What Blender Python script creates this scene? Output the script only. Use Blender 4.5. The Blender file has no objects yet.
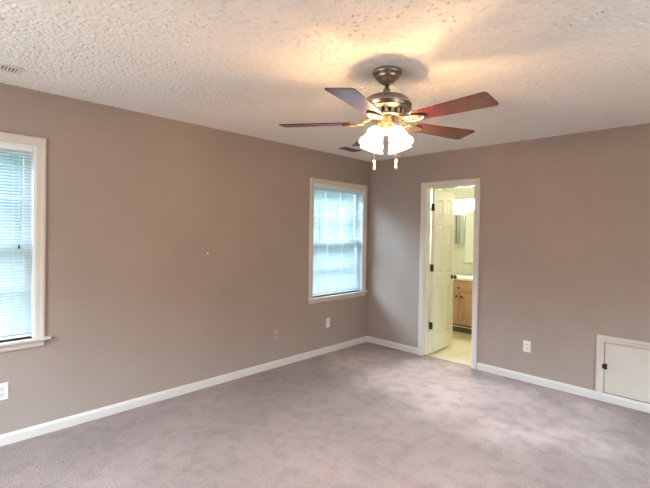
import bpy, math, random
from mathutils import Vector, Matrix
random.seed(7)
C = bpy.context.scene.collection
SC = bpy.context.scene
PI = math.pi
H = 2.44

# ------------------------------------------------------------------ camera
cam_data = bpy.data.cameras.new('camera')
cam = bpy.data.objects.new('camera', cam_data); C.objects.link(cam)
F = 408.68
yaw, pitch, roll = 0.777450, -0.010020, 0.015545
f = Vector((-math.sin(yaw)*math.cos(pitch), math.cos(yaw)*math.cos(pitch), math.sin(pitch)))
r = Vector((math.cos(yaw), math.sin(yaw), 0)); u = r.cross(f)
r2 = r*math.cos(roll) + u*math.sin(roll); u2 = -r*math.sin(roll) + u*math.cos(roll)
M = Matrix((r2, u2, -f)).transposed().to_4x4()
M.translation = (3.47052, -4.37168, 1.47587)
cam.matrix_world = M
cam_data.sensor_fit = 'HORIZONTAL'; cam_data.sensor_width = 36
cam_data.lens = F/650*36
cam_data.shift_y = -7.685/650
cam_data.clip_start = 0.02
SC.camera = cam

# ------------------------------------------------------------------ world, exposure, daylight
SC.view_settings.view_transform = 'Standard'
SC.view_settings.look = 'None'
SC.view_settings.gamma = 1.0
SC.view_settings.use_curve_mapping = False
SC.view_settings.exposure = 0.68
w = bpy.data.worlds.new('sky'); SC.world = w; w.use_nodes = True
nt = w.node_tree
bg = nt.nodes['Background']
SKY_HIGH, SKY_TOP = (14.5, 20.5, 26.0), (1.6, 2.2, 3.0)
wc = nt.nodes.new('ShaderNodeTexCoord'); ws = nt.nodes.new('ShaderNodeSeparateXYZ')
wr = nt.nodes.new('ShaderNodeMapRange'); wr.interpolation_type = 'SMOOTHSTEP'
wr.inputs['From Min'].default_value = 0.16; wr.inputs['From Max'].default_value = 0.55
wm = nt.nodes.new('ShaderNodeMix'); wm.data_type = 'RGBA'; wm.clamp_factor = True
wn = nt.nodes.new('ShaderNodeTexNoise'); wn.inputs['Scale'].default_value = 9; wn.inputs['Detail'].default_value = 5
wl = nt.nodes.new('ShaderNodeValToRGB')      # far foliage and pale sky gaps low over the horizon
wl.color_ramp.elements[0].position = 0.38; wl.color_ramp.elements[1].position = 0.66
wl.color_ramp.elements[0].color = (0.14, 0.36, 0.40, 1); wl.color_ramp.elements[1].color = (0.45, 0.78, 0.88, 1)
nt.links.new(wc.outputs['Generated'], ws.inputs[0]); nt.links.new(ws.outputs['Z'], wr.inputs['Value'])
nt.links.new(wc.outputs['Generated'], wn.inputs['Vector']); nt.links.new(wn.outputs['Fac'], wl.inputs['Fac'])
nt.links.new(wr.outputs['Result'], wm.inputs[0]); nt.links.new(wl.outputs['Color'], wm.inputs[6])
wm.inputs[7].default_value = (*SKY_HIGH, 1)
wt = nt.nodes.new('ShaderNodeMapRange'); wt.interpolation_type = 'SMOOTHSTEP'
wt.inputs['From Min'].default_value = 0.58; wt.inputs['From Max'].default_value = 0.85
wm2 = nt.nodes.new('ShaderNodeMix'); wm2.data_type = 'RGBA'
nt.links.new(ws.outputs['Z'], wt.inputs['Value']); nt.links.new(wt.outputs['Result'], wm2.inputs[0])
nt.links.new(wm.outputs[2], wm2.inputs[6]); wm2.inputs[7].default_value = (*SKY_TOP, 1)
nt.links.new(wm2.outputs[2], bg.inputs['Color']); bg.inputs['Strength'].default_value = 1.0
LAMP_W = 15.5
LAMP_COL = (1.0, 0.66, 0.39)
SC.cycles.max_bounces = 10
SC.cycles.diffuse_bounces = 6
SC.cycles.transparent_max_bounces = 16
SC.cycles.sample_clamp_indirect = 4.0

def portal(name, loc, sy, sz):
    d = bpy.data.lights.new(name, 'AREA'); d.shape = 'RECTANGLE'; d.size = sz; d.size_y = sy
    d.cycles.is_portal = True
    o = bpy.data.objects.new(name, d); C.objects.link(o)
    o.location = loc; o.rotation_euler = (0, -PI/2, 0)      # local -Z looks along +x, into the room
    return o
portal('window_daylight', (-0.125, -0.5875, 1.376), 0.92, 1.34)
portal('window_daylight', (-0.125, -4.205, 1.376), 0.92, 1.34)
def fill_daylight(name, loc, rot, sx, sz, watts, col):
    d = bpy.data.lights.new(name, 'AREA'); d.shape = 'RECTANGLE'; d.size = sx; d.size_y = sz; d.energy = watts; d.color = col
    o = bpy.data.objects.new(name, d); C.objects.link(o); o.location = loc; o.rotation_euler = rot
    return o
fill_daylight('rear_fill_light', (1.50, -5.72, 1.42), (PI/2, 0, 0), 1.9, 1.4, 35, (1.0, 0.955, 0.90))       # added fill light outside the unseen window behind the camera
fill_daylight('right_fill_light', (4.77, -2.3, 1.42), (PI/2, 0, PI/2), 1.9, 1.4, 19, (1.0, 0.955, 0.90))    # fill light put in beyond the added window right of the camera

# ------------------------------------------------------------------ materials
def mat(name, col, rough=0.5, metal=0.0, var=0.0, vscale=8.0, bump=0.0, bscale=80.0, spec=0.5, coat=0.0, bdist=0.01):
    m = bpy.data.materials.new(name); m.use_nodes = True
    n = m.node_tree; b = n.nodes['Principled BSDF']
    b.inputs['Base Color'].default_value = (*col, 1)
    b.inputs['Roughness'].default_value = rough
    b.inputs['Metallic'].default_value = metal
    b.inputs['Specular IOR Level'].default_value = spec
    b.inputs['Coat Weight'].default_value = coat
    tc = n.nodes.new('ShaderNodeTexCoord')
    if var > 0:
        t = n.nodes.new('ShaderNodeTexNoise'); t.inputs['Scale'].default_value = vscale; t.inputs['Detail'].default_value = 5
        n.links.new(tc.outputs['Object'], t.inputs['Vector'])
        r = n.nodes.new('ShaderNodeValToRGB')
        r.color_ramp.elements[0].position = 0.3; r.color_ramp.elements[1].position = 0.7
        r.color_ramp.elements[0].color = (*[c*(1-var) for c in col], 1)
        r.color_ramp.elements[1].color = (*[min(1, c*(1+var)) for c in col], 1)
        n.links.new(t.outputs['Fac'], r.inputs['Fac']); n.links.new(r.outputs['Color'], b.inputs['Base Color'])
    if bump > 0:
        t2 = n.nodes.new('ShaderNodeTexNoise'); t2.inputs['Scale'].default_value = bscale; t2.inputs['Detail'].default_value = 4
        n.links.new(tc.outputs['Object'], t2.inputs['Vector'])
        bp = n.nodes.new('ShaderNodeBump'); bp.inputs['Strength'].default_value = bump; bp.inputs['Distance'].default_value = bdist
        n.links.new(t2.outputs['Fac'], bp.inputs['Height']); n.links.new(bp.outputs['Normal'], b.inputs['Normal'])
    return m

def emis(name, col, s):
    m = bpy.data.materials.new(name); m.use_nodes = True
    b = m.node_tree.nodes['Principled BSDF']
    b.inputs['Base Color'].default_value = (*col, 1)
    b.inputs['Emission Color'].default_value = (*col, 1); b.inputs['Emission Strength'].default_value = s
    return m

WALL = mat('taupe_paint', (0.362, 0.284, 0.240), 0.62, var=0.03, vscale=2.5, bump=0.12, bscale=140, bdist=0.004, spec=0.35)
WHITE = mat('white_trim_paint', (0.63, 0.565, 0.505), 0.38, var=0.02, vscale=6)
DOORW = mat('white_door_paint', (0.76, 0.73, 0.62), 0.25, var=0.02, vscale=5, spec=0.6)
ATTIC = mat('cream_panel_paint', (0.61, 0.53, 0.45), 0.42, var=0.03, vscale=5)
BRONZE = mat('dark_bronze', (0.055, 0.035, 0.025), 0.4, metal=0.6, var=0.2, vscale=40)
NICKEL = mat('brushed_pewter', (0.40, 0.34, 0.29), 0.30, metal=1.0, var=0.12, vscale=25)
BRASSY = mat('satin_nickel', (0.66, 0.56, 0.43), 0.28, metal=0.9, var=0.08, vscale=30)
BRACKET = mat('bracket_metal', (0.20, 0.17, 0.13), 0.45, metal=0.8, var=0.08, vscale=30)
PLATE = mat('white_plastic', (0.78, 0.73, 0.68), 0.35, var=0.02, vscale=30)
PAINTED = mat('painted_over_plate', (0.42, 0.335, 0.29), 0.5, var=0.04, vscale=30)
DARK = mat('dark_slot', (0.03, 0.025, 0.02), 0.7, var=0.1, vscale=30)
VENT = mat('cream_vent_metal', (0.66, 0.62, 0.57), 0.45, var=0.04, vscale=20)
VENTD = mat('brown_vent_metal', (0.16, 0.10, 0.075), 0.55, var=0.1, vscale=20)
MINT = mat('pale_bathroom_paint', (0.80, 0.85, 0.75), 0.5, var=0.03, vscale=3)
SLATR = mat('blind_rail', (0.80, 0.80, 0.78), 0.4, var=0.02, vscale=20)
CORD = mat('white_cord', (0.75, 0.74, 0.70), 0.7, var=0.05, vscale=60)
SASH = mat('white_vinyl', (0.80, 0.80, 0.79), 0.35, var=0.02, vscale=10)
CNT = mat('white_counter', (0.86, 0.86, 0.80), 0.2, var=0.03, vscale=12)
CHROME = mat('chrome', (0.75, 0.75, 0.74), 0.12, metal=1.0, var=0.04, vscale=20)
MIRROR = mat('mirror_glass', (0.80, 0.84, 0.80), 0.03, metal=1.0, var=0.01, vscale=3)
GREYM = mat('grey_cabinet_glass', (0.30, 0.34, 0.30), 0.25, metal=0.3, var=0.05, vscale=8)
TOWEL = mat('white_towel', (0.78, 0.80, 0.76), 0.9, var=0.05, vscale=40, bump=0.5, bscale=300)
TOE = mat('dark_toe_board', (0.10, 0.075, 0.05), 0.6, var=0.2, vscale=12)

def wood(name, c1, c2, scale, stretch, rough, coat=0.0):
    m = mat(name, c1, rough, coat=coat); n = m.node_tree; b = n.nodes['Principled BSDF']
    tc = n.nodes.new('ShaderNodeTexCoord'); mp = n.nodes.new('ShaderNodeMapping'); mp.inputs['Scale'].default_value = stretch
    t = n.nodes.new('ShaderNodeTexNoise'); t.inputs['Scale'].default_value = scale; t.inputs['Detail'].default_value = 6; t.inputs['Distortion'].default_value = 0.6
    r = n.nodes.new('ShaderNodeValToRGB'); r.color_ramp.elements[0].position = 0.35; r.color_ramp.elements[1].position = 0.68
    r.color_ramp.elements[0].color = (*c1, 1); r.color_ramp.elements[1].color = (*c2, 1)
    n.links.new(tc.outputs['Object'], mp.inputs['Vector']); n.links.new(mp.outputs['Vector'], t.inputs['Vector'])
    n.links.new(t.outputs['Fac'], r.inputs['Fac']); n.links.new(r.outputs['Color'], b.inputs['Base Color'])
    return m
BLADE = wood('mahogany_blade', (0.098, 0.015, 0.020), (0.125, 0.021, 0.028), 9, (1.2, 14, 14), 0.26, 0.25)
OAK = wood('oak_cabinet', (0.34, 0.215, 0.11), (0.46, 0.31, 0.175), 7, (9, 9, 1.2), 0.4)

CEIL = mat('popcorn_ceiling', (0.83, 0.785, 0.745), 0.9, spec=0.1, var=0.03, vscale=30)

def carpet():
    m = mat('carpet', (0.4, 0.33, 0.31), 0.95, spec=0.1); n = m.node_tree; b = n.nodes['Principled BSDF']
    b.inputs['Sheen Weight'].default_value = 0.25; b.inputs['Sheen Roughness'].default_value = 0.5
    tc = n.nodes.new('ShaderNodeTexCoord')
    def noise(s, d, dist=0.0):
        t = n.nodes.new('ShaderNodeTexNoise'); t.inputs['Scale'].default_value = s; t.inputs['Detail'].default_value = d; t.inputs['Distortion'].default_value = dist
        n.links.new(tc.outputs['Object'], t.inputs['Vector']); return t
    def ramp(t, p0, p1, c0, c1):
        r = n.nodes.new('ShaderNodeValToRGB'); r.color_ramp.elements[0].position = p0; r.color_ramp.elements[1].position = p1
        r.color_ramp.elements[0].color = (*c0, 1); r.color_ramp.elements[1].color = (*c1, 1)
        n.links.new(t.outputs['Fac'], r.inputs['Fac']); return r
    base = ramp(noise(1.5, 4, 0.3), 0.34, 0.66, (0.375, 0.268, 0.234), (0.465, 0.345, 0.310))
    mid = ramp(noise(9.0, 6, 0.4), 0.36, 0.54, (0.81, 0.80, 0.79), (1, 1, 1))
    # painted light: paler lane from the doorway into the room, dimmer brown outside
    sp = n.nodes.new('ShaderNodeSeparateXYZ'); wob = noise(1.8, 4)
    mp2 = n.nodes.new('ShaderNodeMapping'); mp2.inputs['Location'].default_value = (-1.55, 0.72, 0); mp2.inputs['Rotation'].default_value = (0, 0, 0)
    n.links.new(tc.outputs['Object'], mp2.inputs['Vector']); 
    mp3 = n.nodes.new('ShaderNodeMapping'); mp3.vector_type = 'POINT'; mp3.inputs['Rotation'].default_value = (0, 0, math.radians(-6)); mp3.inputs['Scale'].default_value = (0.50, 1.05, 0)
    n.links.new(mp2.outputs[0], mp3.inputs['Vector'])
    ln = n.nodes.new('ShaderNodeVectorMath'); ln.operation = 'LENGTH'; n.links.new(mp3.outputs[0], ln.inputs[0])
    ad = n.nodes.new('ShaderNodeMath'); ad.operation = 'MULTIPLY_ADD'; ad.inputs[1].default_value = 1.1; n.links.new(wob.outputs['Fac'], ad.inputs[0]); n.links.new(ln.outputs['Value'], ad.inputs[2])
    lit_lane = n.nodes.new('ShaderNodeMapRange'); lit_lane.interpolation_type = 'SMOOTHSTEP'
    lit_lane.inputs['From Min'].default_value = 1.60; lit_lane.inputs['From Max'].default_value = 0.80; n.links.new(ad.outputs[0], lit_lane.inputs['Value'])
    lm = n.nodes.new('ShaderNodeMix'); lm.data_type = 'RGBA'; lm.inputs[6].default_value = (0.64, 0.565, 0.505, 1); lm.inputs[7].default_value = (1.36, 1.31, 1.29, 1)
    n.links.new(lit_lane.outputs['Result'], lm.inputs[0])
    fine = ramp(noise(110, 3), 0.36, 0.64, (0.70, 0.69, 0.68), (1.12, 1.12, 1.12))
    m1 = n.nodes.new('ShaderNodeMix'); m1.data_type = 'RGBA'; m1.blend_type = 'MULTIPLY'; m1.inputs[0].default_value = 1
    m2 = n.nodes.new('ShaderNodeMix'); m2.data_type = 'RGBA'; m2.blend_type = 'MULTIPLY'; m2.inputs[0].default_value = 1
    n.links.new(base.outputs[0], m1.inputs[6]); n.links.new(mid.outputs[0], m1.inputs[7])
    n.links.new(m1.outputs[2], m2.inputs[6]); n.links.new(fine.outputs[0], m2.inputs[7])
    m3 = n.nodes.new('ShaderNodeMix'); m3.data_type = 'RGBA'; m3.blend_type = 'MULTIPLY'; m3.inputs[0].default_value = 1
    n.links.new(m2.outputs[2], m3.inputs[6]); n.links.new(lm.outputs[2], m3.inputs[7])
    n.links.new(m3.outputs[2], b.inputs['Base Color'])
    bp = n.nodes.new('ShaderNodeBump'); bp.inputs['Strength'].default_value = 0.7; bp.inputs['Distance'].default_value = 0.01
    n.links.new(noise(150, 3).outputs['Fac'], bp.inputs['Height']); n.links.new(bp.outputs['Normal'], b.inputs['Normal'])
    return m
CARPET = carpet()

def vinyl():
    m = mat('cream_vinyl', (0.60, 0.54, 0.38), 0.3); n = m.node_tree; b = n.nodes['Principled BSDF']
    tc = n.nodes.new('ShaderNodeTexCoord'); br = n.nodes.new('ShaderNodeTexBrick')
    br.offset = 0.0; br.inputs['Scale'].default_value = 1; br.inputs['Brick Width'].default_value = 0.23; br.inputs['Row Height'].default_value = 0.23
    br.inputs['Mortar Size'].default_value = 0.004
    br.inputs['Color1'].default_value = (0.62, 0.56, 0.40, 1); br.inputs['Color2'].default_value = (0.58, 0.52, 0.36, 1); br.inputs['Mortar'].default_value = (0.47, 0.42, 0.28, 1)
    n.links.new(tc.outputs['Object'], br.inputs['Vector']); n.links.new(br.outputs['Color'], b.inputs['Base Color'])
    return m
VINYL = vinyl()

def thin_glass(name, tint):
    m = bpy.data.materials.new(name); m.use_nodes = True; n = m.node_tree; n.nodes.clear()
    o = n.nodes.new('ShaderNodeOutputMaterial'); mx = n.nodes.new('ShaderNodeMixShader'); tr = n.nodes.new('ShaderNodeBsdfTransparent')
    gl = n.nodes.new('ShaderNodeBsdfGlossy'); gl.inputs['Roughness'].default_value = 0.02
    fr = n.nodes.new('ShaderNodeFresnel'); fr.inputs['IOR'].default_value = 1.3
    tr.inputs['Color'].default_value = (*tint, 1)
    n.links.new(fr.outputs[0], mx.inputs[0]); n.links.new(tr.outputs[0], mx.inputs[1]); n.links.new(gl.outputs[0], mx.inputs[2]); n.links.new(mx.outputs[0], o.inputs[0])
    return m
GLASS = thin_glass('window_glass', (0.93, 0.97, 0.97))

def slat_mat():
    m = bpy.data.materials.new('blind_slat'); m.use_nodes = True; n = m.node_tree
    b = n.nodes['Principled BSDF']; o = n.nodes['Material Output']
    b.inputs['Base Color'].default_value = (0.56, 0.61, 0.62, 1); b.inputs['Roughness'].default_value = 0.4
    tl = n.nodes.new('ShaderNodeBsdfTranslucent'); tl.inputs['Color'].default_value = (0.80, 0.82, 0.80, 1)
    mx = n.nodes.new('ShaderNodeMixShader'); mx.inputs[0].default_value = 0.15
    n.links.new(b.outputs[0], mx.inputs[1]); n.links.new(tl.outputs[0], mx.inputs[2]); n.links.new(mx.outputs[0], o.inputs[0])
    return m
SLAT = slat_mat()

def shade_mat():
    m = bpy.data.materials.new('frosted_shade_glass'); m.use_nodes = True; n = m.node_tree; n.nodes.clear()
    o = n.nodes.new('ShaderNodeOutputMaterial')
    tr = n.nodes.new('ShaderNodeBsdfTransparent'); tr.inputs['Color'].default_value = (1, 0.93, 0.80, 1)
    tl = n.nodes.new('ShaderNodeBsdfTranslucent'); tl.inputs['Color'].default_value = (0.95, 0.88, 0.75, 1)
    em = n.nodes.new('ShaderNodeEmission'); em.inputs['Color'].default_value = (1, 0.80, 0.50, 1); em.inputs['Strength'].default_value = 0.8
    mx = n.nodes.new('ShaderNodeMixShader'); mx.inputs[0].default_value = 0.42
    ad = n.nodes.new('ShaderNodeAddShader')
    n.links.new(tr.outputs[0], mx.inputs[1]); n.links.new(tl.outputs[0], mx.inputs[2])
    n.links.new(mx.outputs[0], ad.inputs[0]); n.links.new(em.outputs[0], ad.inputs[1]); n.links.new(ad.outputs[0], o.inputs[0])
    return m
SHADE = shade_mat()
def bulb_mat():
    m = bpy.data.materials.new('lit_bulb'); m.use_nodes = True; n = m.node_tree; n.nodes.clear()
    o = n.nodes.new('ShaderNodeOutputMaterial'); tr = n.nodes.new('ShaderNodeBsdfTransparent')
    em = n.nodes.new('ShaderNodeEmission'); em.inputs['Color'].default_value = (1, 0.85, 0.62, 1); em.inputs['Strength'].default_value = 6
    ad = n.nodes.new('ShaderNodeAddShader')
    n.links.new(tr.outputs[0], ad.inputs[0]); n.links.new(em.outputs[0], ad.inputs[1]); n.links.new(ad.outputs[0], o.inputs[0])
    return m
BULB = bulb_mat()
BATHLIGHT = emis('bathroom_diffuser', (1.0, 0.94, 0.74), 165.0)
GLOBE = emis('globe_bulb', (1.0, 0.97, 0.72), 80.0)

# ------------------------------------------------------------------ mesh helpers
class MB:
    def __init__(s): s.v = []; s.f = []; s.sm = []
    def add(s, vs, fs, smooth=False):
        n = len(s.v); s.v += [tuple(v) for v in vs]; s.f += [tuple(i+n for i in q) for q in fs]; s.sm += [smooth]*len(fs); return s
    def box(s, a, b):
        x0, y0, z0 = [min(p, q) for p, q in zip(a, b)]; x1, y1, z1 = [max(p, q) for p, q in zip(a, b)]
        return s.add([(x0,y0,z0),(x1,y0,z0),(x1,y1,z0),(x0,y1,z0),(x0,y0,z1),(x1,y0,z1),(x1,y1,z1),(x0,y1,z1)],
              [(0,3,2,1),(4,5,6,7),(0,1,5,4),(1,2,6,5),(2,3,7,6),(3,0,4,7)])
    def lathe(s, prof, n=32, mtx=None, smooth=True):
        vs = []; fs = []
        for (r, z) in prof:
            for k in range(n):
                a = 2*PI*k/n; vs.append(Vector((r*math.cos(a), r*math.sin(a), z)))
        for i in range(len(prof)-1):
            for k in range(n):
                k2 = (k+1) % n
                fs.append((i*n+k, i*n+k2, (i+1)*n+k2, (i+1)*n+k))
        if prof[0][0] > 1e-6: fs.append(tuple(reversed(range(n))))
        if prof[-1][0] > 1e-6: fs.append(tuple((len(prof)-1)*n+k for k in range(n)))
        if mtx is not None: vs = [mtx @ v for v in vs]
        return s.add(vs, fs, smooth)
    def tube(s, pts, rad, n=8, closed=False, smooth=True):
        pts = [Vector(p) for p in pts]; m = len(pts)
        rads = rad if isinstance(rad, (list, tuple)) else [rad]*m
        vs = []; fs = []; ref = None
        for i, p in enumerate(pts):
            if closed: d = pts[(i+1) % m] - pts[i-1]
            else: d = pts[min(i+1, m-1)] - pts[max(i-1, 0)]
            d.normalize()
            if ref is None:
                ref = Vector((0,0,1)) if abs(d.z) < .9 else Vector((1,0,0))
            a = (ref - d*ref.dot(d)).normalized(); ref = a; b = d.cross(a)
            for k in range(n):
                t = 2*PI*k/n; vs.append(p + (a*math.cos(t) + b*math.sin(t))*rads[i])
        for i in range(m if closed else m-1):
            j = (i+1) % m
            for k in range(n):
                k2 = (k+1) % n; fs.append((i*n+k, i*n+k2, j*n+k2, j*n+k))
        if not closed:
            fs.append(tuple(reversed(range(n)))); fs.append(tuple((m-1)*n+k for k in range(n)))
        return s.add(vs, fs, smooth)
    def prism(s, poly, z0, z1, mtx=None):
        n = len(poly)
        vs = [Vector((x, y, z0)) for x, y in poly] + [Vector((x, y, z1)) for x, y in poly]
        if mtx is not None: vs = [mtx @ v for v in vs]
        return s.add(vs, [tuple(reversed(range(n))), tuple(range(n, 2*n))] + [(i, (i+1) % n, n+(i+1) % n, n+i) for i in range(n)])
    def sweep(s, path, prof, to3, closed=False):
        """path: 2-D points (s,z), profile (offset to the LEFT of the travel direction, out of the wall); mitred corners"""
        n = len(path); P = [Vector(p) for p in path]; rows = []
        for i in range(n):
            ds = []
            if closed or i > 0: ds.append((P[i]-P[i-1]).normalized())
            if closed or i < n-1: ds.append((P[(i+1) % n]-P[i]).normalized())
            ns = [Vector((-d.y, d.x)) for d in ds]
            if len(ns) == 2:
                m = (ns[0]+ns[1]); m = m/(m.dot(ns[0]))
            else: m = ns[0]
            rows.append([to3(P[i].x+m.x*o, P[i].y+m.y*o, h) for o, h in prof])
        k = len(prof); vs = [v for rw in rows for v in rw]; fs = []
        for i in range(n if closed else n-1):
            j = (i+1) % n
            for q in range(k):
                q2 = (q+1) % k
                fs.append((i*k+q, i*k+q2, j*k+q2, j*k+q))
        if not closed:
            fs.append(tuple(reversed(range(k)))); fs.append(tuple((n-1)*k+q for q in range(k)))
        return s.add(vs, fs)
    def build(s, name, m, parent=None, bevel=0.0, loc=None):
        me = bpy.data.meshes.new(name); me.from_pydata(s.v, [], s.f)
        for p, sm in zip(me.polygons, s.sm): p.use_smooth = sm
        import bmesh
        bm = bmesh.new(); bm.from_mesh(me); bmesh.ops.recalc_face_normals(bm, faces=bm.faces); bm.to_mesh(me); bm.free()
        me.materials.append(m); me.update()
        o = bpy.data.objects.new(name, me); C.objects.link(o)
        if parent is not None: o.parent = parent
        if loc is not None: o.location = loc
        if bevel > 0:
            b = o.modifiers.new('bevel', 'BEVEL'); b.width = bevel; b.segments = 2; b.limit_method = 'ANGLE'; b.angle_limit = math.radians(40)
        return o

def tag(o, label, cat, group=None, kind=None):
    o['label'] = label; o['category'] = cat
    if group: o['group'] = group
    if kind: o['kind'] = kind
    return o
def empty(name, loc=(0,0,0)):
    o = bpy.data.objects.new(name, None); C.objects.link(o); o.location = loc; o.empty_display_size = 0.05; return o
def box(a, b): return MB().box(a, b)
def left3(s, z, h): return (h, s, z)          # on the left wall (plane x = 0, room on +x)
def far3(s, z, h): return (s, -h, z)          # on the far wall (plane y = 0, room on -y)

def wall_with_holes(axis, s0, s1, z0, z1, t0, t1, holes):
    """boxes around rectangular holes; axis 'x': wall runs along x (thickness in y), 'y': along y (thickness in x)"""
    ss = sorted({s0, s1, *[h[0] for h in holes], *[h[1] for h in holes]})
    mb = MB()
    for a, b in zip(ss[:-1], ss[1:]):
        cuts = sorted([(h[2], h[3]) for h in holes if h[0] < (a+b)/2 < h[1]])
        z = z0
        segs = []
        for c0, c1 in cuts:
            if c0 > z: segs.append((z, c0))
            z = c1
        if z < z1: segs.append((z, z1))
        for c0, c1 in segs:
            if axis == 'x': mb.box((a, t0, c0), (b, t1, c1))
            else: mb.box((t0, a, c0), (t1, b, c1))
    return mb

# ------------------------------------------------------------------ room shell
XR, YN = 4.55, -5.5
WINS = [(-4.685, -3.753), (-1.05, -0.125)]      # inner edges of the two window openings along y
WZ0, WZ1 = 0.70, 2.05
DX0, DX1, DZ = 0.865, 1.478, 2.035            # bathroom doorway
AX0, AX1, AZ0, AZ1 = 2.704, 3.38, 0.072, 0.53 # small access door
tag(box((0, YN, -0.12), (XR, 0.055, 0)).build('floor', CARPET), 'mottled pinkish beige carpet covering the bedroom floor', 'carpet', kind='structure')
def popcorn_surface():
    import numpy as np
    rng = np.random.default_rng(11)
    step = 0.0047
    xs = np.arange(-0.012, XR+0.02, step); ys = np.arange(YN-0.02, 0.012, step)
    nx, ny = len(xs), len(ys)
    def blur(a, k):
        for _ in range(k):
            a = (np.roll(a, 1, 0) + 2*a + np.roll(a, -1, 0))/4
            a = (np.roll(a, 1, 1) + 2*a + np.roll(a, -1, 1))/4
        return a
    def unit(a): return (a-a.mean())/a.std()
    lump = unit(blur(rng.random((nx, ny)), 2)); grain = unit(blur(rng.random((nx, ny)), 1))
    drop = 0.0070 + 0.0009*np.clip(lump, -2, 2.5) + 0.0004*grain          # crumbs hanging below the slab
    pit = unit(blur(rng.random((nx, ny)), 1)) 
    deep = np.clip((pit-1.35)/0.4, 0, 1)
    drop = drop*(1-deep) - 0.005*deep                                      # little gaps between the crumbs
    X, Y = np.meshgrid(xs, ys, indexing='ij')
    co = np.stack([X, Y, H-drop+0.006], -1).reshape(-1, 3).astype(np.float32)
    i = np.arange((nx-1)*(ny-1)); a = (i//(ny-1))*ny + i % (ny-1)
    q = np.stack([a, a+1, a+ny+1, a+ny], -1).astype(np.int32)
    me = bpy.data.meshes.new('ceiling')
    me.vertices.add(nx*ny); me.vertices.foreach_set('co', co.ravel())
    n = len(q); me.loops.add(n*4); me.loops.foreach_set('vertex_index', q.ravel())
    me.polygons.add(n); me.polygons.foreach_set('loop_start', np.arange(0, n*4, 4, dtype=np.int32))
    me.update(calc_edges=True); me.validate()
    me.materials.append(CEIL)
    o = bpy.data.objects.new('ceiling', me); C.objects.link(o); return o
tag(popcorn_surface(), 'off-white popcorn textured bedroom ceiling', 'ceiling', kind='structure')
tag(wall_with_holes('y', YN, 0, 0, H+0.03, -0.14, 0, [(a, b, WZ0, WZ1) for a, b in WINS]).build('wall_left', WALL), 'long taupe wall on the left with two windows', 'wall', kind='structure')
tag(wall_with_holes('x', -0.14, XR, 0, H+0.03, 0, 0.115, [(DX0, DX1, 0, DZ), (AX0, AX1, AZ0, AZ1)]).build('wall_far', WALL), 'taupe far wall with the bathroom doorway', 'wall', kind='structure')
HR, HN = (-3.20, -1.40, 0.72, 2.08), (0.60, 2.40, 0.72, 2.08)     # openings of two unseen windows added to light the room
tag(wall_with_holes('y', YN, 0, 0, H+0.03, XR, XR+0.1, [HR]).build('wall_right', WALL), 'taupe wall outside the photo on the right', 'wall', kind='structure')
tag(wall_with_holes('x', 0, XR, 0, H+0.03, YN-0.1, YN, [HN]).build('wall_near', WALL), 'taupe wall behind the camera', 'wall', kind='structure')

BASE = [(0, 0), (0, 0.013), (0.055, 0.013), (0.066, 0.009), (0.075, 0.006), (0.075, 0)]   # (height, out)
def baseboard(name, s0, s1, to3, label):
    mb = MB(); mb.sweep([(s0, 0), (s1, 0)], BASE, to3); o = mb.build(name, WHITE)
    return tag(o, label, 'baseboard', kind='structure')
baseboard('baseboard_left', YN, 0, left3, 'white baseboard along the left wall under the windows')
baseboard('baseboard_far', 0.0, 0.803, far3, 'short white baseboard between the room corner and the doorway')
baseboard('baseboard_far', 1.542, XR, far3, 'white baseboard right of the doorway running under the access door')

CAS = [(0, 0), (0, 0.010), (0.006, 0.013), (0.030, 0.015), (0.040, 0.019), (0.052, 0.019), (0.060, 0.015), (0.060, 0)]

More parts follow.
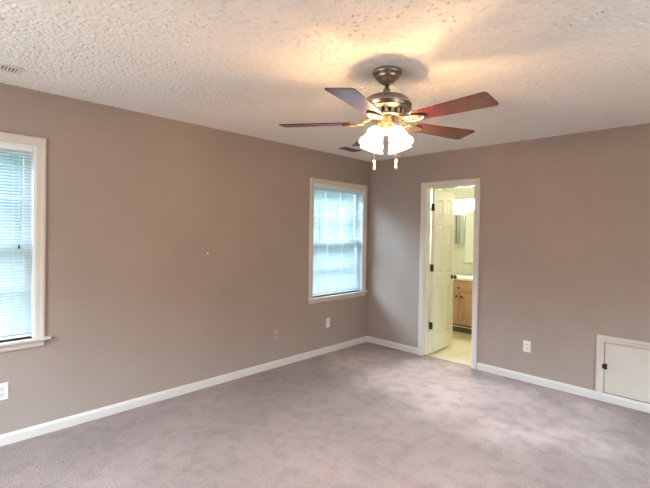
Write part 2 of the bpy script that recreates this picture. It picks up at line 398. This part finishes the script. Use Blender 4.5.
# ------------------------------------------------------------------ windows
def window(name, y0, y1, label):
    root = tag(empty(name, (0, (y0+y1)/2, WZ0)), label, 'window', kind='structure')
    root_inv = Vector(root.location)
    def B(mb, nm, m, par=root, bev=0.0):
        o = mb.build(nm, m, par, bev)
        o.matrix_parent_inverse = Matrix.Translation(-root_inv) if par is root else Matrix()
        return o
    # casing on three sides (offset to the left when going up the low-y side means travelling top first)
    mb = MB(); mb.sweep([(y1, WZ0), (y1, WZ1), (y0, WZ1), (y0, WZ0)], [(-o, h) for o, h in CAS], left3)
    B(mb, 'window_casing', WHITE)
    B(box((-0.10, y0-0.085, WZ0-0.02), (0.045, y1+0.085, WZ0)) if False else MB().box((-0.10, y0, WZ0-0.018), (0.0, y1, WZ0)).box((0, y0-0.088, WZ0-0.018), (0.045, y1+0.092, WZ0)), 'window_stool', WHITE, root, 0.003)
    mb = MB(); mb.sweep([(y0-0.055, WZ0-0.066), (y1+0.055, WZ0-0.066)], [(0, 0), (0, 0.010), (0.012, 0.016), (0.048, 0.016), (0.048, 0)], left3)
    B(mb, 'window_apron', WHITE)
    # jamb liner
    mb = MB().box((-0.139, y0, WZ0), (0, y0+0.012, WZ1)).box((-0.139, y1-0.012, WZ0), (0, y1, WZ1)).box((-0.139, y0+0.012, WZ1-0.012), (0, y1-0.012, WZ1))
    B(mb, 'window_jamb', SASH)
    zm = 1.36; a, b = y0+0.012, y1-0.012
    def sash(nm, x, z0, z1, rail_bot, rail_top):
        st = 0.042; mb = MB()
        mb.box((x-0.016, a, z0), (x+0.016, a+st, z1)).box((x-0.016, b-st, z0), (x+0.016, b, z1))
        mb.box((x-0.016, a+st, z0), (x+0.016, b-st, z0+rail_bot)).box((x-0.016, a+st, z1-rail_top), (x+0.016, b-st, z1))
        s = B(mb, nm, SASH)
        ga, gb, g0, g1 = a+st, b-st, z0+rail_bot, z1-rail_top
        mu = MB()
        for k in (1, 2):
            c = ga+(gb-ga)*k/3; mu.box((x-0.009, c-0.010, g0), (x+0.009, c+0.010, g1))
        c = (g0+g1)/2
        for k in range(3):
            p, q = ga+(gb-ga)*k/3+(0.010 if k else 0), ga+(gb-ga)*(k+1)/3-(0.010 if k < 2 else 0)
            mu.box((x-0.009, p, c-0.010), (x+0.009, q, c+0.010))
        o = mu.build('muntin_grid', SASH, s)
        o2 = MB().add([(x, ga, g0), (x, gb, g0), (x, gb, g1), (x, ga, g1)], [(0, 1, 2, 3)]).build('glass_pane', GLASS, s)
    sash('lower_sash', -0.072, WZ0+0.002, zm+0.02, 0.06, 0.035)
    sash('upper_sash', -0.108, zm-0.02, WZ1-0.012, 0.035, 0.042)
    return root

def blind(y0, y1, label, tassel_y, tassel_z):
    a, b = y0+0.015, y1-0.015; x = -0.016
    root = tag(empty('window_blind', (x, (y0+y1)/2, WZ1-0.012)), label, 'blind', 'white mini blinds in the left wall windows')
    inv = Matrix.Translation(-Vector(root.location))
    def B(mb, nm, m, bev=0.0):
        o = mb.build(nm, m, root, bev); o.matrix_parent_inverse = inv; return o
    top = WZ1-0.013
    B(MB().box((x-0.014, a, top-0.028), (x+0.014, b, top)), 'head_rail', SLATR, 0.002)
    bot = WZ0+0.012
    B(MB().box((x-0.012, a, bot), (x+0.012, b, bot+0.014)), 'bottom_rail', SLATR, 0.003)
    mb = MB(); z = top-0.040; pitch_ = 0.0205; tilt = math.radians(-38); wv = 0.0125
    while z > bot+0.022:
        row = []
        for k in range(4):
            t = -1+2*k/3; cx = t*wv; cz = 0.0018*(1-t*t)
            row.append((x + cx*math.cos(tilt)-cz*math.sin(tilt), z + cx*math.sin(tilt)+cz*math.cos(tilt)))
        vs = [(p, a, q) for p, q in row] + [(p, b, q) for p, q in row]
        mb.add(vs, [(k, k+1, 5+k, 4+k) for k in range(3)], True)
        z -= pitch_
    B(mb, 'slat_stack', SLAT)
    for t in (0.12, 0.5, 0.88):
        c = a+(b-a)*t
        B(MB().tube([(x+0.0135, c, bot+0.01), (x+0.0135, c, top-0.028)], 0.0011, 5).tube([(x-0.0135, c, bot+0.01), (x-0.0135, c, top-0.028)], 0.0011, 5), 'ladder_cord', CORD)
    pc = B(MB().tube([(x+0.0165, tassel_y, tassel_z), (x+0.0165, tassel_y, top-0.02)], 0.0014, 6), 'pull_cord', CORD)
    tz = MB().lathe([(0.0025, tassel_z), (0.005, tassel_z-0.012), (0.006, tassel_z-0.028), (0.003, tassel_z-0.03)], 10, Matrix.Translation((x+0.0165, tassel_y, 0)))
    tz.build('cord_tassel', BRONZE, pc)
    wy = a+0.09
    B(MB().tube([(x+0.0165, wy, 1.28), (x+0.0165, wy, top-0.025)], 0.0035, 6), 'tilt_wand', SLATR)
    return root

window('window_1', *WINS[0], 'white-trimmed double-hung window cut by the left edge of the photo')
window('window_2', *WINS[1], 'white-trimmed double-hung window beside the far corner')
blind(*WINS[0], 'white mini blind in the window at the left edge of the photo', -3.845, 1.36)
blind(*WINS[1], 'white mini blind in the window next to the far corner', -0.165, 1.91)

for hole, to3, sg, lab in ((HR, lambda s, z, h: (XR-h, s, z), 1, 'bare unseen window added in the right wall for fill light'), (HN, lambda s, z, h: (s, YN+h, z), 1, 'bare unseen window added behind the camera for fill light')):
    a, b, z0, z1 = hole
    root = tag(empty('added_window_right' if hole is HR else 'added_window_rear', to3((a+b)/2, z0, 0)), lab, 'window', kind='structure')  # both are added, unseen windows that let in the fill lights
    mb = MB(); mb.sweep([(b, z0), (b, z1), (a, z1), (a, z0)], [(-o, h) for o, h in CAS], to3, True)
    o = mb.build('window_casing', WHITE, root); o.matrix_parent_inverse = Matrix.Translation(-Vector(root.location))
    mb = MB()
    for p, q in ((a, a+0.05), ((a+b)/2-0.025, (a+b)/2+0.025), (b-0.05, b)): mb.box(to3(p, z0, -0.07), to3(q, z1, -0.03))
    for p, q in ((z0, z0+0.05), ((z0+z1)/2-0.02, (z0+z1)/2+0.02), (z1-0.05, z1)):
        mb.box(to3(a+0.05, p, -0.065), to3((a+b)/2-0.025, q, -0.035)).box(to3((a+b)/2+0.025, p, -0.065), to3(b-0.05, q, -0.035))
    o = mb.build('window_sash', SASH, root); o.matrix_parent_inverse = Matrix.Translation(-Vector(root.location))

# ------------------------------------------------------------------ bathroom doorway and door
t1 = tag(empty('trim_1', ((DX0+DX1)/2, 0, 0)), 'white casing around the bathroom doorway', 'door casing', kind='structure')
ti = Matrix.Translation(-Vector(t1.location))
for to3, nm in ((far3, 'bedroom_casing'), (lambda s, z, h: (s, 0.115+h, z), 'bathroom_casing')):
    mb = MB(); mb.sweep([(DX1, 0), (DX1, DZ), (DX0, DZ), (DX0, 0)], [(-o, h) for o, h in [(q-0.0, p) for q, p in CAS]], to3)
    o = mb.build(nm, WHITE, t1); o.matrix_parent_inverse = ti
mb = MB().box((DX0, 0, 0), (DX0+0.006, 0.115, DZ)).box((DX1-0.006, 0, 0), (DX1, 0.115, DZ)).box((DX0+0.006, 0, DZ-0.006), (DX1-0.006, 0.115, DZ))
mb.box((DX0+0.006, 0.045, 0), (DX0+0.017, 0.078, DZ-0.006)).box((DX1-0.017, 0.045, 0), (DX1-0.006, 0.078, DZ-0.006)).box((DX0+0.017, 0.045, DZ-0.017), (DX1-0.017, 0.078, DZ-0.006))
o = mb.build('door_jamb', DOORW, t1); o.matrix_parent_inverse = ti
o = box((DX0+0.006, 0.04, 0.0), (DX1-0.006, 0.066, 0.006)).build('threshold_strip', VINYL, t1, 0.002); o.matrix_parent_inverse = ti

# six-panel leaf, standing open at 90 degrees; local x = along the leaf from the hinge, local y = thickness
d1 = tag(empty('door_1', (0.877, 0.128, 0.012)), 'white six-panel door standing open into the bathroom', 'door', kind='structure')
d1.rotation_euler = (0, 0, math.radians(3.4))
LW, LH, LT = 0.592, 2.015, 0.035
mb = MB()
stile, cx = 0.095, LW/2
xs = [(stile, cx-0.045), (cx+0.045, LW-stile)]
zs = [(0.21, 0.80), (0.97, 1.58), (1.68, 1.90)]
# frame members (full thickness)
mb.box((0, 0, 0), (stile, LT, LH)).box((LW-stile, 0, 0), (LW, LT, LH)).box((cx-0.045, 0, 0), (cx+0.045, LT, LH))
for (xa, xb) in xs:
    zz = [0] + [v for p in zs for v in p] + [LH]
    for a, b in zip(zz[0::2], zz[1::2]): mb.box((xa, 0, a), (xb, LT, b))
    for (za, zb) in zs:
        for side in (0, 1):
            y_f = 0 if side == 0 else LT; sg = 1 if side == 0 else -1
            def q(i, d): return [(xa+i, y_f+sg*d, za+i), (xb-i, y_f+sg*d, za+i), (xb-i, y_f+sg*d, zb-i), (xa+i, y_f+sg*d, zb-i)]
            rings = [q(0, 0), q(0.008, 0.008), q(0.018, 0.008), q(0.036, 0.002)]
            vs = [v for rg in rings for v in rg]; fs = []
            for k in range(3):
                for e in range(4): fs.append((k*4+e, k*4+(e+1) % 4, (k+1)*4+(e+1) % 4, (k+1)*4+e))
            fs.append((12, 13, 14, 15))
            mb.add(vs, fs)
rot = Matrix.Rotation(PI/2, 4, 'Z')
def dl(p): return Vector((LT-p[1], p[0], p[2]))   # leaf coordinates into door-local: along +y, bedroom face on +x
mb.v = [tuple(dl(v)) for v in mb.v]
mb.build('door_leaf', DOORW, d1)
for z in (0.335, 1.045, 1.79):
    hg = MB().box((-0.0055, -0.0035, z-0.044), (LT+0.004, -0.0005, z+0.044))     # plate on the leaf edge
    hg.lathe([(0.0065, z-0.046), (0.0065, z+0.046)], 12, Matrix.Translation((-0.0015, -0.004, 0)))
    hg.build('hinge', BRONZE, d1)
kx = LW-0.06
for sgn in (1, -1):
    x0 = LT if sgn > 0 else 0
    mt = Matrix.Translation((x0, kx, 0.90)) @ Matrix.Rotation(sgn*PI/2, 4, 'Y')
    MB().lathe([(0.031, 0), (0.031, 0.004), (0.026, 0.008), (0.011, 0.012), (0.010, 0.030), (0.020, 0.036), (0.027, 0.046), (0.026, 0.056), (0.016, 0.064), (0.0, 0.066)], 20, mt).build('door_knob', BRONZE, d1)
MB().box((0.006, LW, 0.87), (LT-0.006, LW+0.002, 0.93)).build('latch_plate', BRONZE, d1)

# ------------------------------------------------------------------ small access door
d2 = tag(empty('door_2', ((AX0+AX1)/2, 0, AZ0)), 'small cream access door low on the far wall', 'access door', kind='structure')
di = Matrix.Translation(-Vector(d2.location))
mb = MB(); mb.sweep([(AX1, 0.075), (AX1, AZ1), (AX0, AZ1), (AX0, 0.075)], [(-o, h) for o, h in CAS], far3)
o = mb.build('access_casing', ATTIC, d2); o.matrix_parent_inverse = di
o = MB().box((AX0+0.004, 0.0, 0.080), (AX1-0.004, 0.02, AZ1-0.004)).build('access_panel', ATTIC, d2, 0.002); o.matrix_parent_inverse = di
o = MB().box((AX0, 0.02, AZ0), (AX1, 0.10, AZ1)).build('access_backing', DARK, d2); o.matrix_parent_inverse = di
lz = 0.315
lt = MB().box((AX0-0.012, -0.018, lz-0.020), (AX0+0.002, -0.0, lz+0.022)).box((AX0+0.006, -0.012, lz-0.024), (AX0+0.024, 0.0, lz+0.024))
lt.tube([(AX0-0.008, -0.020, lz), (AX0+0.020, -0.020, lz)], 0.007, 10).tube([(AX0+0.018, -0.014, lz), (AX0+0.018, -0.034, lz+0.004)], 0.006, 10)
o = lt.build('latch', BRONZE, d2); o.matrix_parent_inverse = di

# ------------------------------------------------------------------ outlets
def outlet(s, z, to3, label, style='duplex', m=PLATE):
    p = to3(s, z, 0)
    root = tag(empty('wall_outlet', p), label, 'outlet')
    inv = Matrix.Translation(-Vector(p))
    def BX(s0, s1, z0, z1, h0, h1): return MB().box(to3(s+s0, z+z0, h0), to3(s+s1, z+z1, h1))
    def put(mb, nm, mm, bev=0.0, par=root):
        o = mb.build(nm, mm, par, bev)
        if par is root: o.matrix_parent_inverse = inv
        return o
    put(BX(-0.035, 0.035, -0.057, 0.057, 0, 0.006), 'cover_plate', m, 0.0025)
    if style == 'duplex':
        for dz in (-0.021, 0.021):
            sk = put(BX(-0.017, 0.017, dz-0.014, dz+0.014, 0.004, 0.0085), 'socket', m, 0.003)
            sl = MB()
            for ds in (-0.0065, 0.0065):
                sl.box(to3(s+ds-0.0016, z+dz-0.002, 0.0080), to3(s+ds+0.0016, z+dz+0.008, 0.0092))
            sl.box(to3(s-0.0028, z+dz-0.010, 0.0080), to3(s+0.0028, z+dz-0.005, 0.0092))
            put(sl, 'socket_slots', DARK, 0, sk)
        put(BX(-0.003, 0.003, -0.003, 0.003, 0.005, 0.0075), 'screw', BRASSY)
    elif style == 'jack':
        put(BX(-0.016, 0.016, -0.034, 0.034, 0.004, 0.008), 'raised_insert', m, 0.003)
        put(BX(-0.007, 0.007, -0.007, 0.005, 0.007, 0.0095), 'jack_hole', DARK)
    else:
        put(BX(-0.017, 0.017, -0.034, 0.034, 0.004, 0.009), 'raised_insert', m, 0.003)
        put(BX(-0.003, 0.003, 0.038, 0.044, 0.005, 0.0075), 'screw', BRASSY)
    return root
outlet(-3.932, 0.366, left3, 'white outlet cut by the left photo edge under the window')
outlet(-1.582, 0.360, left3, 'taupe painted-over jack plate on the left wall, between the windows', 'jack', PAINTED)
outlet(-0.772, 0.368, left3, 'small white wall plate directly below the window beside the corner', 'decor')
outlet(2.051, 0.357, far3, 'white duplex outlet on the far wall between doorway and access door')

# ------------------------------------------------------------------ wall marks
tag(MB().lathe([(0.003, 0.0), (0.003, 0.004), (0.0045, 0.005), (0.0045, 0.007)], 10, Matrix.Translation((0, -1.703, 1.214)) @ Matrix.Rotation(PI/2, 4, 'Y')).build('wall_nail', BRONZE), 'dark nail head in the left wall, nearer the corner window', 'nail')
pts = [(0.0095*(1+0.25*math.sin(3*a+1))*math.cos(a), 0.0085*(1+0.2*math.cos(2*a))*math.sin(a)) for a in [2*PI*k/14 for k in range(14)]]
tag(MB().prism(pts, 0, 0.002, Matrix.Translation((0, -2.411, 1.261)) @ Matrix.Rotation(PI/2, 4, 'Y')).build('filler_dab', PLATE, None, 0.0008), 'tiny white filler dab on the bare left wall', 'filler dab')

# ------------------------------------------------------------------ ceiling vents
def vent(x0, x1, y0, y1, label, m, n):
    root = tag(empty('ceiling_vent', ((x0+x1)/2, (y0+y1)/2, H)), label, 'vent', 'supply vents along the left edge of the ceiling')
    inv = Matrix.Translation(-Vector(root.location))
    fr = 0.022
    def put(mb, nm, mm, bev=0.0): o = mb.build(nm, mm, root, bev); o.matrix_parent_inverse = inv; return o
    mb = MB().box((x0, y0, H-0.010), (x1, y0+fr, H)).box((x0, y1-fr, H-0.010), (x1, y1, H)).box((x0, y0+fr, H-0.010), (x0+fr, y1-fr, H)).box((x1-fr, y0+fr, H-0.010), (x1, y1-fr, H))
    put(mb, 'vent_frame', m, 0.001)
    put(MB().box((x0+fr, y0+fr, H-0.0052), (x1-fr, y1-fr, H-0.0042)), 'vent_backing', DARK)
    mb = MB()
    L = y1-y0-2*fr
    for k in range(n):
        c = y0+fr+L*(k+0.5)/n; dy = 0.006
        mb.add([(x0+fr, c-dy, H-0.0055), (x1-fr, c-dy, H-0.0055), (x1-fr, c+dy*0.2, H-0.0105), (x0+fr, c+dy*0.2, H-0.0105),
                (x0+fr, c-dy+0.0015, H-0.0055), (x1-fr, c-dy+0.0015, H-0.0055), (x1-fr, c+dy*0.2+0.0015, H-0.0105), (x0+fr, c+dy*0.2+0.0015, H-0.0105)],
               [(0,1,2,3), (7,6,5,4), (0,4,5,1), (1,5,6,2), (2,6,7,3), (3,7,4,0)])
    put(mb, 'vent_louvres', m)
    return root
vent(0.300, 0.425, -4.21, -3.895, 'cream louvred ceiling vent at the left edge of the photo', VENT, 16)
vent(0.290, 0.405, -0.945, -0.68, 'brown louvred ceiling vent seen below a fan blade near the corner', VENTD, 12)

# ------------------------------------------------------------------ ceiling fan
FX, FY = 2.0110, -2.3845
fan = tag(empty('ceiling_fan', (FX, FY, H)), 'pewter ceiling fan with five mahogany blades and lit glass shades', 'ceiling fan')
def fp(mb, nm, m, bev=0.0, par=None):      # built around the fan axis, z in room height
    o = mb.build(nm, m, par or fan, bev)
    if par is None: o.matrix_parent_inverse = Matrix.Translation((0, 0, -H))
    return o
fp(MB().lathe([(0.0, H), (0.084, H), (0.087, 2.436), (0.087, 2.420), (0.084, 2.416), (0.070, 2.413), (0.070, 2.397), (0.066, 2.393), (0.057, 2.390), (0.050, 2.376), (0.036, 2.366), (0.030, 2.362), (0.0, 2.362)], 40), 'canopy', NICKEL)
fp(MB().lathe([(0.012, 2.37), (0.012, 2.335), (0.020, 2.330), (0.024, 2.310), (0.024, 2.295), (0.0, 2.290)], 20), 'downrod', NICKEL)
motor = fp(MB().lathe([(0.0, 2.293), (0.030, 2.293), (0.075, 2.289), (0.112, 2.278), (0.134, 2.261), (0.143, 2.246), (0.146, 2.240), (0.149, 2.238), (0.149, 2.230), (0.146, 2.228),
   (0.148, 2.215), (0.142, 2.206), (0.120, 2.202), (0.118, 2.196), (0.0, 2.196)], 48), 'motor_housing', NICKEL)
mb = MB()
for k in range(20):
    a = 2*PI*k/20
    mt = Matrix.Rotation(a, 4, 'Z')
    mb.prism([(0.085, -0.007), (0.118, -0.010), (0.118, 0.010), (0.085, 0.007)], 2.168, 2.196, mt)
mb.lathe([(0.0, 2.196), (0.080, 2.196), (0.080, 2.164), (0.0, 2.164)], 32)
mb.lathe([(0.083, 2.169), (0.112, 2.169), (0.116, 2.164), (0.110, 2.158), (0.083, 2.158)], 40)
mb.build('vent_skirt', BRASSY, motor)

BZ = 2.131; BANG = [-1.63+72*k for k in range(5)]; PITCH = math.radians(-9)
R0, R1 = 0.195, 0.645
def blade_outline():
    pts = []
    def arc(cx, cy, rr, a0, a1, n=6):
        for k in range(n+1):
            a = a0+(a1-a0)*k/n; pts.append((cx+rr*math.cos(a), cy+rr*math.sin(a)))
    w0, w1 = 0.058, 0.081
    arc(R1-0.022, w1-0.022, 0.022, PI/2, 0); arc(R1-0.022, -w1+0.022, 0.022, 0, -PI/2)
    arc(R0+0.02, -w0+0.02, 0.02, -PI/2, -PI, 4); arc(R0+0.02, w0-0.02, 0.02, PI, PI/2, 4)
    return pts
for a in BANG:
    mt = Matrix.Rotation(math.radians(a), 4, 'Z') @ Matrix.Translation((0, 0, BZ)) @ Matrix.Rotation(-PITCH, 4, 'X')
    # clockwise side (local -y) raised
    mtb = Matrix.Rotation(math.radians(a), 4, 'Z') @ Matrix.Translation((0, 0, BZ)) @ Matrix.Rotation(PITCH, 4, 'X')
    fp(MB().prism(blade_outline(), 0.0, 0.006, mtb), 'blade', BLADE, 0.0015)
    # bracket: spoon plate with raised rim under the blade and an arm to the motor
    ov = [(0.195+0.062*math.cos(t)+0.004*math.cos(2*t), 0.036*math.sin(t)*(1-0.18*math.cos(t))) for t in [2*PI*k/28 for k in range(28)]]
    ir = MB(); ir.prism(ov, -0.006, -0.0005, mtb)
    ir.tube([mtb @ Vector((x, y, -0.006)) for x, y in ov], 0.0055, 8, True)
    for yy, rr in ((-0.014, 0.0055), (0.014, 0.0055)):
        A = mtb @ Vector((0.150, yy, -0.006)); base = Matrix.Rotation(math.radians(a), 4, 'Z')
        ir.tube([base @ Vector((0.070, yy*0.7, 2.166)), base @ Vector((0.095, yy*0.9, 2.161)), base @ Vector((0.122, yy, 2.146)), A], [rr, rr*1.05, rr, rr*0.8], 10)
    for px_, py_ in ((0.175, 0.017), (0.175, -0.017), (0.225, 0.0)):
        ir.lathe([(0.006, -0.010), (0.006, -0.0055)], 10, mtb @ Matrix.Translation((px_, py_, 0)))
    fp(ir, 'blade_bracket', BRACKET)
fp(MB().lathe([(0.0, 2.176), (0.050, 2.176), (0.054, 2.168), (0.054, 2.134), (0.058, 2.130), (0.058, 2.122), (0.050, 2.116), (0.030, 2.110), (0.024, 2.100), (0.020, 2.070), (0.012, 2.060), (0.0, 2.056)], 36), 'switch_housing', BRASSY)

for az in (-8.6, -98.6, 81.4, 171.4):
    a = math.radians(az); tilt = math.radians(26)
    base = Matrix.Rotation(a, 4, 'Z')
    neck = Vector((0.073, 0, 2.086))
    fp(MB().tube([base @ Vector((0.015, 0, 2.095)), base @ Vector((0.036, 0, 2.102)), base @ Vector((0.058, 0, 2.099)), base @ neck], 0.010, 10), 'light_arm', BRASSY)
    # shade axis points outward and down
    mt = base @ Matrix.Translation(neck) @ Matrix.Rotation(PI - tilt, 4, 'Y')
    prof = [(0.026, -0.006), (0.029, 0.004), (0.037, 0.012), (0.044, 0.026), (0.048, 0.043), (0.050, 0.058), (0.055, 0.076), (0.063, 0.094), (0.074, 0.110)]
    cup = MB().lathe([(0.0, -0.012), (0.024, -0.012), (0.029, -0.006), (0.029, 0.010), (0.025, 0.010)], 24, mt)
    fp(cup, 'shade_fitter', BRASSY)
    inner = [(q-0.003, z) for q, z in reversed(prof)]
    mb = MB(); n = 32; full = prof + inner; vs = []; fs = []
    for i, (q, z) in enumerate(full):
        for k in range(n):
            t = 2*PI*k/n; fl = 1 + 0.035*math.cos(6*t)*max(0, (z-0.07)/0.04)
            vs.append(mt @ Vector((q*fl*math.cos(t), q*fl*math.sin(t), z)))
    for i in range(len(full)-1):
        for k in range(n):
            k2 = (k+1) % n; fs.append((i*n+k, i*n+k2, (i+1)*n+k2, (i+1)*n+k))
    mb.add(vs, fs, True)
    sh = fp(mb, 'lamp_shade', SHADE)
    MB().lathe([(0.0, 0.008), (0.013, 0.010), (0.014, 0.030), (0.024, 0.048), (0.027, 0.062), (0.022, 0.078), (0.010, 0.086), (0.0, 0.087)], 20, mt).build('bulb', BULB, sh)
    d = bpy.data.lights.new('fan_bulb_light', 'POINT'); d.energy = LAMP_W*(1.85 if az == -8.6 else 1.5 if az == -98.6 else 0.2); d.color = LAMP_COL; d.shadow_soft_size = 0.018
    lo = bpy.data.objects.new('fan_bulb_light', d); C.objects.link(lo)
    lo.location = Vector((FX, FY, 0)) + mt @ Vector((0, 0, 0.034))
rr_ = Vector((0.7125, 0.7015, 0)); ff_ = Vector((0.7015, -0.7125, 0))
for lat, dep, zb in ((-0.070, 0.02, 1.846), (0.058, 0.03, 1.852)):
    p = rr_*lat + ff_*dep
    q = p.normalized()*0.055
    ch = fp(MB().tube([(q.x, q.y, 2.126), (p.x, p.y, 2.112), (p.x, p.y, 2.06), (p.x, p.y, zb+0.058)], 0.0026, 6), 'pull_chain', PLATE)
    MB().lathe([(0.0, zb), (0.0075, zb+0.002), (0.0085, zb+0.012), (0.006, zb+0.034), (0.0085, zb+0.042), (0.008, zb+0.052), (0.003, zb+0.060)], 12, Matrix.Translation((p.x, p.y, 0))).build('chain_fob', PLATE, ch)

# ------------------------------------------------------------------ bathroom
BX0, BX1, BY1 = 0.02, 2.2, 1.96
tag(box((BX0, 0.055, -0.12), (BX1, BY1, -0.001)).build('floor', VINYL), 'cream vinyl bathroom floor beyond the doorway', 'floor', kind='structure')
tag(box((BX0-0.1, 0.115, H), (BX1+0.1, BY1+0.1, H+0.1)).build('ceiling', MINT), 'pale bathroom ceiling', 'ceiling', kind='structure')
tag(box((BX0-0.1, BY1, 0), (BX1+0.1, BY1+0.1, H)).build('wall_bathroom', MINT), 'pale green bathroom wall behind the vanity', 'wall', kind='structure')
tag(box((BX0-0.1, 0.115, 0), (BX0, BY1, H)).build('wall_bathroom_left', MINT), 'pale bathroom wall behind the open door', 'wall', kind='structure')
tag(box((BX1, 0.115, 0), (BX1+0.1, BY1, H)).build('wall_bathroom_right', MINT), 'pale bathroom wall hidden right of the doorway', 'wall', kind='structure')

VX0, VX1, VY = 0.30, 1.20, 1.415
van = tag(empty('vanity_cabinet', ((VX0+VX1)/2, VY+0.27, 0)), 'oak vanity cabinet with dark knobs seen through the doorway', 'vanity cabinet')
vi = Matrix.Translation(-Vector(van.location))
def vp(mb, nm, m, bev=0.0, par=None):
    o = mb.build(nm, m, par or van, bev)
    if par is None: o.matrix_parent_inverse = vi
    return o
vp(MB().box((VX0, VY, 0.125), (VX1, BY1-0.004, 0.79)), 'body', OAK, 0.002)
vp(MB().box((VX0+0.01, VY+0.05, 0.0), (VX1-0.01, VY+0.07, 0.125)), 'toe_kick', TOE)
vp(MB().box((VX0+0.01, VY+0.043, 0.078), (VX1-0.01, VY+0.05, 0.090)), 'toe_strip', CNT)
def knob(x, z, par):
    mt = Matrix.Translation((x, VY-0.018, z)) @ Matrix.Rotation(PI/2, 4, 'X')
    MB().lathe([(0.007, 0), (0.006, 0.010), (0.014, 0.016), (0.016, 0.024), (0.010, 0.030), (0, 0.031)], 14, mt).build('knob', BRONZE, par)
def panel_door(x0, x1, z0, z1, nm):
    fr = 0.05 if z1-z0 > 0.3 else 0.03
    mb = MB().box((x0, VY-0.018, z0), (x0+fr, VY, z1)).box((x1-fr, VY-0.018, z0), (x1, VY, z1)).box((x0+fr, VY-0.018, z0), (x1-fr, VY, z0+fr)).box((x0+fr, VY-0.018, z1-fr), (x1-fr, VY, z1))
    mb.box((x0+fr, VY-0.010, z0+fr), (x1-fr, VY, z1-fr))
    return vp(mb, nm, OAK, 0.002)
for k, (xa, xb) in enumerate(((0.322, 0.624), (0.636, 0.90), (0.912, 1.18))):
    dd = panel_door(xa, xb, 0.145, 0.605, 'cabinet_door')
    knob(xb-0.034 if k == 0 else xa+0.034, 0.548, dd)
dr = panel_door(0.322, 0.90, 0.625, 0.768, 'drawer'); knob(0.630, 0.678, dr)
dr = panel_door(0.912, 1.18, 0.625, 0.768, 'drawer'); knob(1.046, 0.69, dr)
vt = tag(empty('countertop', ((VX0+VX1)/2, VY+0.27, 0.79)), 'white vanity top with backsplash on the oak cabinet', 'countertop')
ci = Matrix.Translation(-Vector(vt.location))
o = MB().box((VX0-0.02, VY-0.025, 0.79), (VX1+0.02, BY1, 0.825)).build('slab', CNT, vt, 0.006); o.matrix_parent_inverse = ci
o = MB().box((VX0-0.02, BY1-0.02, 0.825), (VX1+0.02, BY1, 0.92)).build('backsplash', CNT, vt, 0.004); o.matrix_parent_inverse = ci
o = MB().lathe([(0.19, 0.825), (0.19, 0.829), (0.175, 0.832), (0.15, 0.829), (0.10, 0.8265), (0.0, 0.826)], 36, Matrix.Translation((0.80, 1.66, 0)) @ Matrix.Scale(0.75, 4, (0, 1, 0))).build('sink_basin', CNT, vt); o.matrix_parent_inverse = ci
fc = tag(empty('faucet', (0.66, 1.90, 0.8255)), 'chrome faucet on the white vanity top', 'faucet')
MB().box((-0.07, -0.022, 0), (0.07, 0.022, 0.014)).build('base_plate', CHROME, fc, 0.005)
MB().tube([(0, 0, 0.01), (0, 0, 0.07), (0, -0.02, 0.10), (0, -0.07, 0.11), (0, -0.11, 0.095), (0, -0.115, 0.08)], 0.010, 10).build('spout', CHROME, fc)
for sx in (-0.052, 0.052):
    MB().lathe([(0.014, 0.012), (0.012, 0.03), (0.02, 0.04), (0.02, 0.055), (0.0, 0.06)], 14, Matrix.Translation((sx, 0, 0))).build('tap_handle', CHROME, fc)

vl = tag(empty('vanity_light', (0.62, BY1, 1.955)), 'lit white light box high on the bathroom wall', 'wall light')
MB().box((-0.42, -0.10, 0.075), (0.42, 0, 0.092)).box((-0.42, -0.10, -0.085), (0.42, 0, -0.075)).box((-0.42, -0.10, -0.075), (-0.405, 0, 0.075)).box((0.405, -0.10, -0.075), (0.42, 0, 0.075)).build('light_frame', CNT, vl)
MB().box((-0.405, -0.092, -0.075), (0.405, -0.02, 0.075)).build('diffuser', BATHLIGHT, vl, 0.004)

mc = tag(empty('medicine_cabinet', (0.30, BY1, 1.56)), 'grey-fronted medicine cabinet on the bathroom wall, left of the mirror', 'medicine cabinet')
MB().box((-0.10, -0.10, -0.24), (0.10, 0, 0.24)).build('body', CNT, mc, 0.003)
for xa, xb in ((-0.098, 0.030), (0.048, 0.098)):
    MB().box((xa, -0.115, -0.235), (xb, -0.10, 0.235)).build('mirror_door', GREYM, mc, 0.003)
MB().box((0.030, -0.118, -0.235), (0.048, -0.10, 0.225)).build('dark_stile', BRONZE, mc, 0.002)
gl = tag(MB().lathe([(0.0, -0.028)] + [(0.028*math.cos(t), 0.028*math.sin(t)) for t in [-PI/2+PI*k/14 for k in range(1, 14)]] + [(0.0, 0.028)], 20).build('globe_lamp', GLOBE), 'lit round bulb above the grey medicine cabinet', 'lamp')
gl.location = (0.365, BY1-0.075, 1.833)

mi = tag(empty('wall_mirror', (0.78, BY1, 1.42)), 'large mirror above the white vanity top', 'mirror')
MB().box((-0.34, -0.012, -0.40), (0.34, -0.004, 0.40)).build('mirror_pane', MIRROR, mi, 0.002)
MB().box((-0.345, -0.016, -0.408), (0.345, 0, -0.40)).box((-0.345, -0.016, 0.40), (0.345, 0, 0.408)).box((-0.348, -0.016, -0.408), (-0.34, 0, 0.408)).box((0.34, -0.016, -0.408), (0.348, 0, 0.408)).build('mirror_edge', CHROME, mi)
